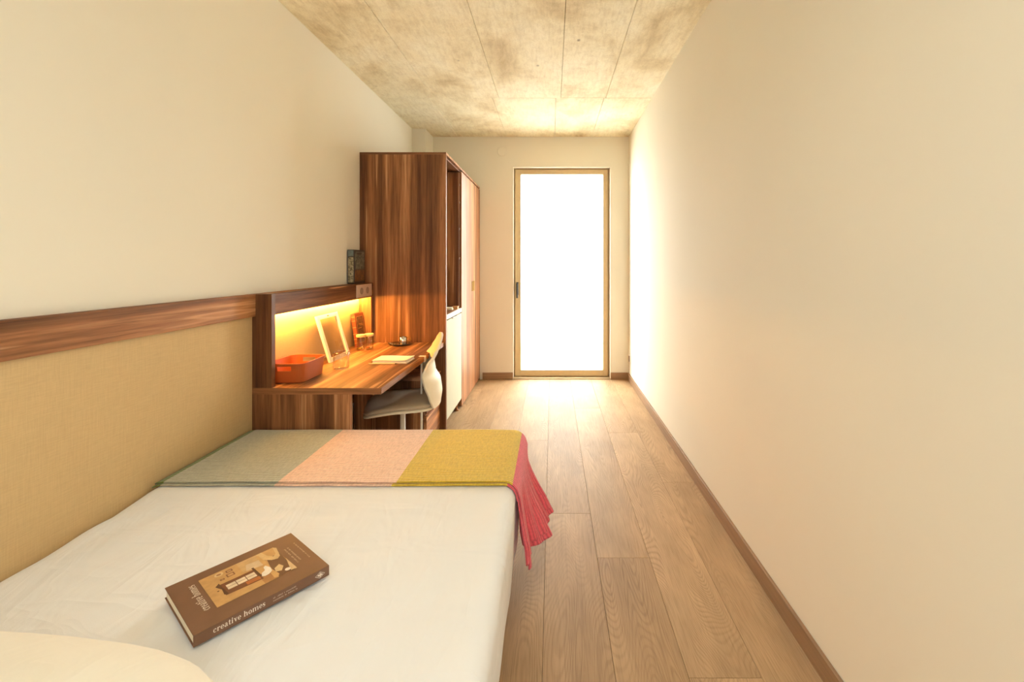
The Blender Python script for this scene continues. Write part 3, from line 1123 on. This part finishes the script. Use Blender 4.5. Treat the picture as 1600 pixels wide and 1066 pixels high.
o = obj('backrest', grid(back_pt, 28, 40), SHELL, ch, world=False, smooth=True)
md = o.modifiers.new('solid', 'SOLIDIFY')
md.thickness = 0.014
md.offset = 0
md = o.modifiers.new('bevel', 'BEVEL')
md.width = 0.004
md.segments = 2
obj('seat_mechanism', lathe([(0, 0.375), (0.030, 0.375), (0.034, 0.392), (0.085, 0.425), (0.105, 0.436), (0, 0.436)], 24), SHELL, ch, world=False, smooth=True)
obj('gas_column', lathe([(0, 0.09), (0.026, 0.09), (0.026, 0.23), (0.017, 0.232), (0.017, 0.38), (0, 0.38)], 20), WHITEM, ch, world=False, smooth=True)
hub = obj('base_hub', lathe([(0, 0.065), (0.045, 0.065), (0.045, 0.10), (0.03, 0.11), (0, 0.11)], 20), SHELL, ch, world=False, smooth=True)
for k in range(5):
    a = R(72 * k + 20)
    d = Vector((math.cos(a), math.sin(a), 0))
    obj('base_arm', tube([d * 0.03 + VZ * 0.088, d * 0.16 + VZ * 0.082, d * 0.27 + VZ * 0.068], [0.020, 0.016, 0.012], 10), SHELL, ch, world=False, smooth=True)
    b = new()
    for s_ in (-1, 1):
        pz = d * 0.265 + VZ * 0.0275
        t_ = Vector((-d.y, d.x, 0))
        tube([pz + t_ * (s_ * 0.006), pz + t_ * (s_ * 0.022)], 0.0275, 18, b)
    obj('castor', b, BLACK, ch, world=False)

# ------------------------------------------------------------------ things on the desk
Z0 = DT + 0.0005
# basket
bs = thing('storage_basket', 'terracotta plastic basket with cut-out handles on the desk end', 'basket', (-1.432, 2.555, Z0))


def basket():
    bm = new()
    n = 72
    h_ = 0.104

    def ring(f, z, hx, hy):
        out = []
        for i in range(n):
            th = 2 * math.pi * i / n
            ca, sa = math.cos(th), math.sin(th)
            p = 7.0
            q = (abs(ca) ** p + abs(sa) ** p) ** (-1 / p)
            out.append(bm.verts.new((hx * q * ca, hy * q * sa, z)))
        return out
    zs = [0.0, 0.004, 0.030, 0.066, 0.090, h_]
    outer = []
    for z in zs:
        k = z / h_
        e = -0.004 if z == 0 else 0
        outer.append(ring(1, z, 0.094 + 0.010 * k + e, 0.118 + 0.012 * k + e))
    inner = []
    for z in (0.004, 0.030, 0.066, 0.090, h_):
        k = z / h_
        inner.append(ring(1, z, 0.0915 + 0.010 * k, 0.1155 + 0.012 * k))

    def hole(A, i):
        p = (A[i].co + A[(i + 1) % n].co) / 2
        return abs(p.y) > 0.110 and abs(p.x) < 0.040
    for lv, (A, B) in enumerate(zip(outer, outer[1:])):
        for i in range(n):
            if lv == 3 and hole(A, i):
                continue
            bm.faces.new((A[i], A[(i + 1) % n], B[(i + 1) % n], B[i]))
    for lv, (A, B) in enumerate(zip(inner, inner[1:])):
        for i in range(n):
            if lv == 2 and hole(A, i):
                continue
            bm.faces.new((B[i], B[(i + 1) % n], A[(i + 1) % n], A[i]))
    # handle slot lips
    oa, ob, ia, ib = outer[3], outer[4], inner[2], inner[3]
    for i in range(n):
        if hole(oa, i):
            j = (i + 1) % n
            bm.faces.new((oa[i], oa[j], ia[j], ia[i]))
            bm.faces.new((ob[j], ob[i], ib[i], ib[j]))
            if not hole(oa, j):
                bm.faces.new((oa[j], ob[j], ib[j], ia[j]))
            if not hole(oa, (i - 1) % n):
                bm.faces.new((ob[i], oa[i], ia[i], ib[i]))
    A, B = outer[-1], inner[-1]
    for i in range(n):
        bm.faces.new((A[i], A[(i + 1) % n], B[(i + 1) % n], B[i]))
    bm.faces.new(outer[0][::-1])
    bm.faces.new(inner[0])
    return bm


obj('basket_body', basket(), TERRA, bs, world=False)
b = new()
nn = 72
for i in range(nn):
    pass
rim = []
for i in range(nn + 1):
    th = 2 * math.pi * i / nn
    ca, sa = math.cos(th), math.sin(th)
    q = (abs(ca) ** 7 + abs(sa) ** 7) ** (-1 / 7)
    rim.append(Vector((0.1045 * q * ca, 0.1305 * q * sa, 0.104)))
obj('basket_rim', tube(rim, 0.0022, 6, cap=False), TERRA, bs, world=False, smooth=True)

# leaning white picture frame (empty)
pf = thing('picture_frame', 'empty white frame leaning on the lit back panel', 'picture frame', (-1.430, 3.08, Z0))
FH, FWD, BARW = 0.315, 0.285, 0.028
tilt = math.atan2(0.092, 0.30)
M_ = Matrix.Rotation(-tilt, 4, 'Y')


def tb(bm):
    bmesh.ops.transform(bm, matrix=M_, verts=bm.verts)
    return bm


for (y0, y1, z0, z1) in ((-FWD / 2, -FWD / 2 + BARW, 0, FH), (FWD / 2 - BARW, FWD / 2, 0, FH), (-FWD / 2 + BARW, FWD / 2 - BARW, 0, BARW), (-FWD / 2 + BARW, FWD / 2 - BARW, FH - BARW, FH)):
    obj('frame_bar', tb(bx(-0.016, 0.0, y0, y1, z0, z1)), WHITEP, pf, world=False, bevel=0.001)
obj('glazing', tb(bx(-0.010, -0.008, -FWD / 2 + BARW, FWD / 2 - BARW, BARW, FH - BARW)), GLASS, pf, world=False)
obj('hanging_hook', tb(bx(-0.001, 0.003, -0.012, 0.006, FH - 0.017, FH - 0.010)), BLACK, pf, world=False)

# glass tumbler with stirrers
tg = thing('glass_tumbler', 'wide clear glass tumbler before the white frame on the desk', 'glass', (-1.288, 2.775, Z0))
obj('glass_body', lathe([(0, 0), (0.040, 0), (0.045, 0.004), (0.046, 0.098), (0.0435, 0.100), (0.043, 0.008), (0, 0.007)], 40), GLASS, tg, world=False, smooth=True)
obj('rim', lathe([(0.0433, 0.0985), (0.0468, 0.0985), (0.0468, 0.1012), (0.0433, 0.1012), (0.0433, 0.0985)], 40), clear('rim_glass', (0.95, 0.93, 0.85), 2.2), tg, world=False, smooth=True)
for i, (px, py) in enumerate(((-0.030, 0.000), (-0.022, 0.004))):
    q = thing('glass_stirrer', 'thin clear glass stirrer leaning %s in the tumbler' % ('leftmost' if i == 0 else 'rightmost'), 'stirrer', (-1.288, 2.775, Z0))
    obj('stirrer_rod', tube([(px + 0.040, py, 0.012), (px - 0.015, py + 0.02, 0.165)], 0.0018, 8), clear('stirrer_glass', (0.97, 0.92, 0.8), 2.0), q, world=False, smooth=True)

# two lidded jars
dry = [plain('dried_petal_red', (0.55, 0.08, 0.03), 0.7), plain('dried_petal_yellow', (0.62, 0.42, 0.05), 0.7), plain('dried_leaf_dark', (0.10, 0.10, 0.03), 0.7), plain('dried_petal_pale', (0.8, 0.66, 0.45), 0.7)]
for i, (x, y, lab, seq) in enumerate(((-1.411, 3.352, 'small glass jar with pale lid and yellow green bits, nearer one', (1, 1, 2, 1, 3, 2)),
                                      (-1.366, 3.398, 'small glass jar with pale lid and reddish bits, farther one', (0, 3, 0, 0, 2, 3)))):
    jr = thing('spice_jar', lab, 'jar', (x, y, Z0), 0, 'glass jars by the red book')
    obj('jar_glass', lathe([(0, 0), (0.026, 0), (0.0285, 0.003), (0.0285, 0.098), (0.027, 0.100), (0.0265, 0.006), (0, 0.005)], 28), GLASS, jr, world=False, smooth=True)
    obj('lid', lathe([(0, 0.100), (0.031, 0.100), (0.032, 0.102), (0.032, 0.114), (0.030, 0.117), (0, 0.117)], 28), CORK, jr, world=False, smooth=False)
    r_ = random.Random(40 + i)
    for c in seq:
        bmj = new()
        bmesh.ops.create_icosphere(bmj, subdivisions=1, radius=0.007)
        a, q = r_.uniform(0, 6.28), r_.uniform(0.004, 0.018)
        bmesh.ops.transform(bmj, matrix=Matrix.Translation((q * math.cos(a), q * math.sin(a), 0.0125 + r_.uniform(0, 0.003))) @ Matrix.Scale(0.7, 4, VZ), verts=bmj.verts)
        obj('dried_piece', bmj, dry[c], jr, world=False)

# leaning red book
rb = thing('book', 'old red book with ornate dark cover leaning behind the jars', 'book', (-1.482, 3.56, Z0))
REDC = plain('worn_red_leather', (0.30, 0.075, 0.028), 0.55, 0.4, 0, 0.22, 90)
tl2 = Matrix.Rotation(-0.13, 4, 'Y')


def tb2(bm):
    bmesh.ops.transform(bm, matrix=tl2, verts=bm.verts)
    return bm


b = new()
box(b, -0.030, -0.027, -0.075, 0.075, 0, 0.255)
box(b, -0.003, 0.0, -0.075, 0.075, 0, 0.255)
box(b, -0.027, -0.003, -0.075, -0.071, 0, 0.255)
obj('cover', tb2(b), REDC, rb, world=False, bevel=0.001)
obj('page_block', tb2(bx(-0.027, -0.003, -0.071, 0.071, 0.004, 0.251)), PAPER, rb, world=False)
DKG = plain('dark_gilt_panel', (0.16, 0.075, 0.025), 0.5, 0.5, 0, 0.5, 55)
GILT = plain('gilt_line', (0.62, 0.34, 0.10), 0.4, 0.5, 0.4)
obj('cover_panel', tb2(bx(0.0, 0.0012, -0.058, 0.060, 0.025, 0.232)), DKG, rb, world=False)
for (y0, y1, z0, z1) in ((-0.058, 0.060, 0.229, 0.232), (-0.058, 0.060, 0.025, 0.028), (-0.058, -0.055, 0.025, 0.232), (0.057, 0.060, 0.025, 0.232), (-0.030, 0.040, 0.168, 0.173), (-0.045, 0.02, 0.138, 0.143), (-0.01, 0.045, 0.158, 0.162)):
    obj('gilt_line', tb2(bx(0.0012, 0.0018, y0, y1, z0, z1)), GILT, rb, world=False)
for z in (0.03, 0.06, 0.10, 0.15, 0.20, 0.23):
    obj('spine_band', tb2(bx(-0.029, -0.001, -0.0765, -0.075, z, z + 0.004)), GILT, rb, world=False)

# cup, saucer, spoon
sx_, sy_ = -1.203, 3.585
sc_ = thing('saucer', 'dark polished metal saucer under the cup near the wardrobe side', 'saucer', (sx_, sy_, Z0))
obj('saucer_body', lathe([(0, 0.001), (0.045, 0.0), (0.050, 0.002), (0.080, 0.010), (0.084, 0.012), (0.083, 0.0135), (0.052, 0.005), (0, 0.0035)], 48), STEELD, sc_, world=False, smooth=True)
cp = thing('metal_cup', 'small polished metal cup with a ring handle standing on the saucer', 'cup', (-1.176, 3.580, Z0 + 0.0046))
obj('cup_body', lathe([(0, 0), (0.027, 0), (0.0295, 0.002), (0.0305, 0.058), (0.0290, 0.0585), (0.0280, 0.004), (0, 0.003)], 36), STEEL, cp, world=False, smooth=True)
obj('handle', tube([(0.029 + 0.017 - 0.017 * math.cos(a), 0, 0.040 + 0.015 * math.sin(a)) for a in [i * 2 * math.pi / 20 for i in range(21)]], 0.0028, 8, cap=False), BRASS, cp, world=False, smooth=True)
spn = thing('teaspoon', 'small metal teaspoon on the saucer beside the cup', 'spoon', (-1.235, 3.555, Z0 + 0.0075))
obj('spoon_bowl', lathe([(0, 0.0), (0.009, 0.002), (0.013, 0.005), (0.012, 0.006), (0, 0.0015)], 20), STEEL, spn, world=False, smooth=True)
obj('spoon_handle', tube([(-0.010, 0.003, 0.004), (-0.035, 0.012, 0.008), (-0.052, 0.018, 0.012)], 0.0018, 6), STEEL, spn, world=False, smooth=True)

# notebook and pencil
nb = thing('notebook', 'cream notebook lying closed in the middle of the desk', 'notebook', (-1.042, 2.99, Z0), R(-2))
NBC = plain('cream_notebook_cover', (0.84, 0.74, 0.55), 0.7, 0.3, 0, 0.03)


def soft(z0, z1, w, d, warp):
    def f(u, v):
        x, y = (u - 0.5) * w, (v - 0.5) * d
        return Vector((x, y, z0 + warp * (0.5 + 0.5 * math.sin(u * 5 + 1)) * u))
    return grid(f, 16, 6)


obj('back_cover', bx(-0.113, 0.113, -0.075, 0.075, 0, 0.003), NBC, nb, world=False, bevel=0.001)
obj('page_block', bx(-0.110, 0.110, -0.072, 0.072, 0.003, 0.015), PAPER, nb, world=False, bevel=0.001)
o = obj('front_cover', soft(0.0165, 0.019, 0.228, 0.152, 0.008), NBC, nb, world=False, smooth=True)
md = o.modifiers.new('solid', 'SOLIDIFY')
md.thickness = 0.0025
md.offset = 1
pc = thing('pencil', 'pale wooden pencil lying in front of the notebook', 'pencil', (-1.072, 2.893, Z0 + 0.0037), R(0.5))
PENM = plain('pale_pencil_wood', (0.78, 0.58, 0.30), 0.5)
obj('pencil_barrel', tube([(-0.095, 0, 0), (0.072, 0, 0)], 0.0036, 6), PENM, pc, world=False)
obj('pencil_point', tube([(0.072, 0, 0), (0.082, 0, 0), (0.092, 0, 0)], [0.0036, 0.002, 0.0004], 6), BLACK, pc, world=False)

# book standing on the ledge
lb = thing('book', 'dark illustrated book standing upright on the ledge against the wardrobe', 'book', (-1.535, 3.565, 1.2262))


def illus(name, stops, sc):
    t = NT(name)
    v = t.coord((1, 1, 1), rand=False)
    a = t.noise(v, sc, 4, 0.65, 1.2)
    b_ = t.noise(v, sc * 3.1, 3, 0.6)
    c = t.ramp(a, stops)
    t.base(t.mix(0.5, c, t.ramp(b_, [(0.35, (0.45, 0.42, 0.4)), (0.6, (1.2, 1.2, 1.15))]), 'MULTIPLY'))
    t.rough(0.35, 0.5)
    return t.m


DARKC = plain('near_black_cover', (0.035, 0.022, 0.015), 0.35)
IL1 = illus('cover_art_upper', [(0.30, (0.03, 0.035, 0.03)), (0.47, (0.06, 0.07, 0.06)), (0.58, (0.17, 0.17, 0.125)), (0.72, (0.28, 0.27, 0.20))], 22)
IL2 = illus('cover_art_lower', [(0.30, (0.05, 0.02, 0.01)), (0.50, (0.12, 0.05, 0.012)), (0.64, (0.28, 0.125, 0.03)), (0.77, (0.38, 0.24, 0.09))], 28)
IL3 = illus('spine_art', [(0.34, (0.05, 0.045, 0.03)), (0.48, (0.26, 0.22, 0.135)), (0.62, (0.44, 0.38, 0.25)), (0.75, (0.12, 0.10, 0.06))], 40)
SKYB = plain('spine_art_blue', (0.13, 0.17, 0.165), 0.4, 0.5, 0, 0.2, 60)
b = new()
box(b, -0.026, -0.023, -0.098, 0.098, 0, 0.262)
box(b, 0.023, 0.026, -0.098, 0.098, 0, 0.262)
box(b, -0.023, 0.023, -0.098, -0.094, 0, 0.262)
obj('cover', b, DARKC, lb, world=False, bevel=0.0015)
obj('page_block', bx(-0.023, 0.023, -0.094, 0.094, 0.004, 0.258), PAPER, lb, world=False)
obj('cover_picture', bx(0.026, 0.0264, -0.088, 0.088, 0.112, 0.250), IL1, lb, world=False, label='pale rocky scene printed on upper cover')
obj('cover_picture', bx(0.026, 0.0264, -0.088, 0.088, 0.020, 0.106), IL2, lb, world=False, label='orange brown scene printed on lower cover')
obj('spine_picture', bx(-0.021, 0.020, -0.0984, -0.098, 0.012, 0.205), IL3, lb, world=False, label='ornamental cream figure on the spine')
obj('spine_picture', bx(-0.021, 0.020, -0.0984, -0.098, 0.212, 0.258), SKYB, lb, world=False, label='blue grey block at the top of the spine')
obj('title_block', bx(0.0264, 0.0267, -0.050, 0.035, 0.226, 0.240), DARKC, lb, world=False)

# things on the kitchenette counter
kt = thing('folded_napkin', 'small white folded cloth on the kitchenette counter', 'napkin', (-0.945, 4.17, 0.9575), R(8))
obj('fold', bx(-0.045, 0.035, -0.06, 0.06, 0, 0.010), PAPER, kt, world=False, bevel=0.004)
obj('fold', bx(-0.040, 0.030, -0.05, 0.05, 0.010, 0.022), PAPER, kt, world=False, bevel=0.005)
ob = thing('wooden_box', 'small orange wooden box on the kitchenette counter by the panel', 'box', (-0.905, 4.255, 0.9575))
ORB = plain('orange_wood', (0.62, 0.30, 0.10), 0.5)
obj('box_body', bx(-0.028, 0.024, -0.03, 0.03, 0, 0.018), ORB, ob, world=False, bevel=0.002)
obj('lid', bx(-0.029, 0.025, -0.031, 0.031, 0.0185, 0.025), ORB, ob, world=False, bevel=0.002)

# wall fittings
ws = thing('wall_socket', 'white double socket low on the right wall near the glass door', 'socket', (XR, 5.33, 0.27))
obj('plate', bx(XR - 0.008, XR, 5.285, 5.375, 0.225, 0.315), WHITEP, ws, bevel=0.002)
obj('socket_insert', lathe([(0, 0), (0.022, 0), (0.024, 0.003), (0, 0.003)], 24, (0, 0, 0)), SOCK, ws, world=False)
bpy.data.objects['socket_insert'].location = (-0.0082, 0, 0)
bpy.data.objects['socket_insert'].rotation_euler = (0, R(-90), 0)
obj('side_bracket', bx(XR - 0.022, XR - 0.008, 5.302, 5.312, 0.235, 0.305), SOCK, ws, bevel=0.002)
jc = thing('junction_cover', 'round cream cover plate high on the back wall', 'cover plate', (-0.60, YB, 2.715))
bmj = lathe([(0, 0.006), (0.050, 0.006), (0.056, 0.004), (0.058, 0.0), (0, 0.0)], 40)
o = obj('cover_disc', bmj, WALL, jc, world=False)
o.rotation_euler = (R(90), 0, 0)
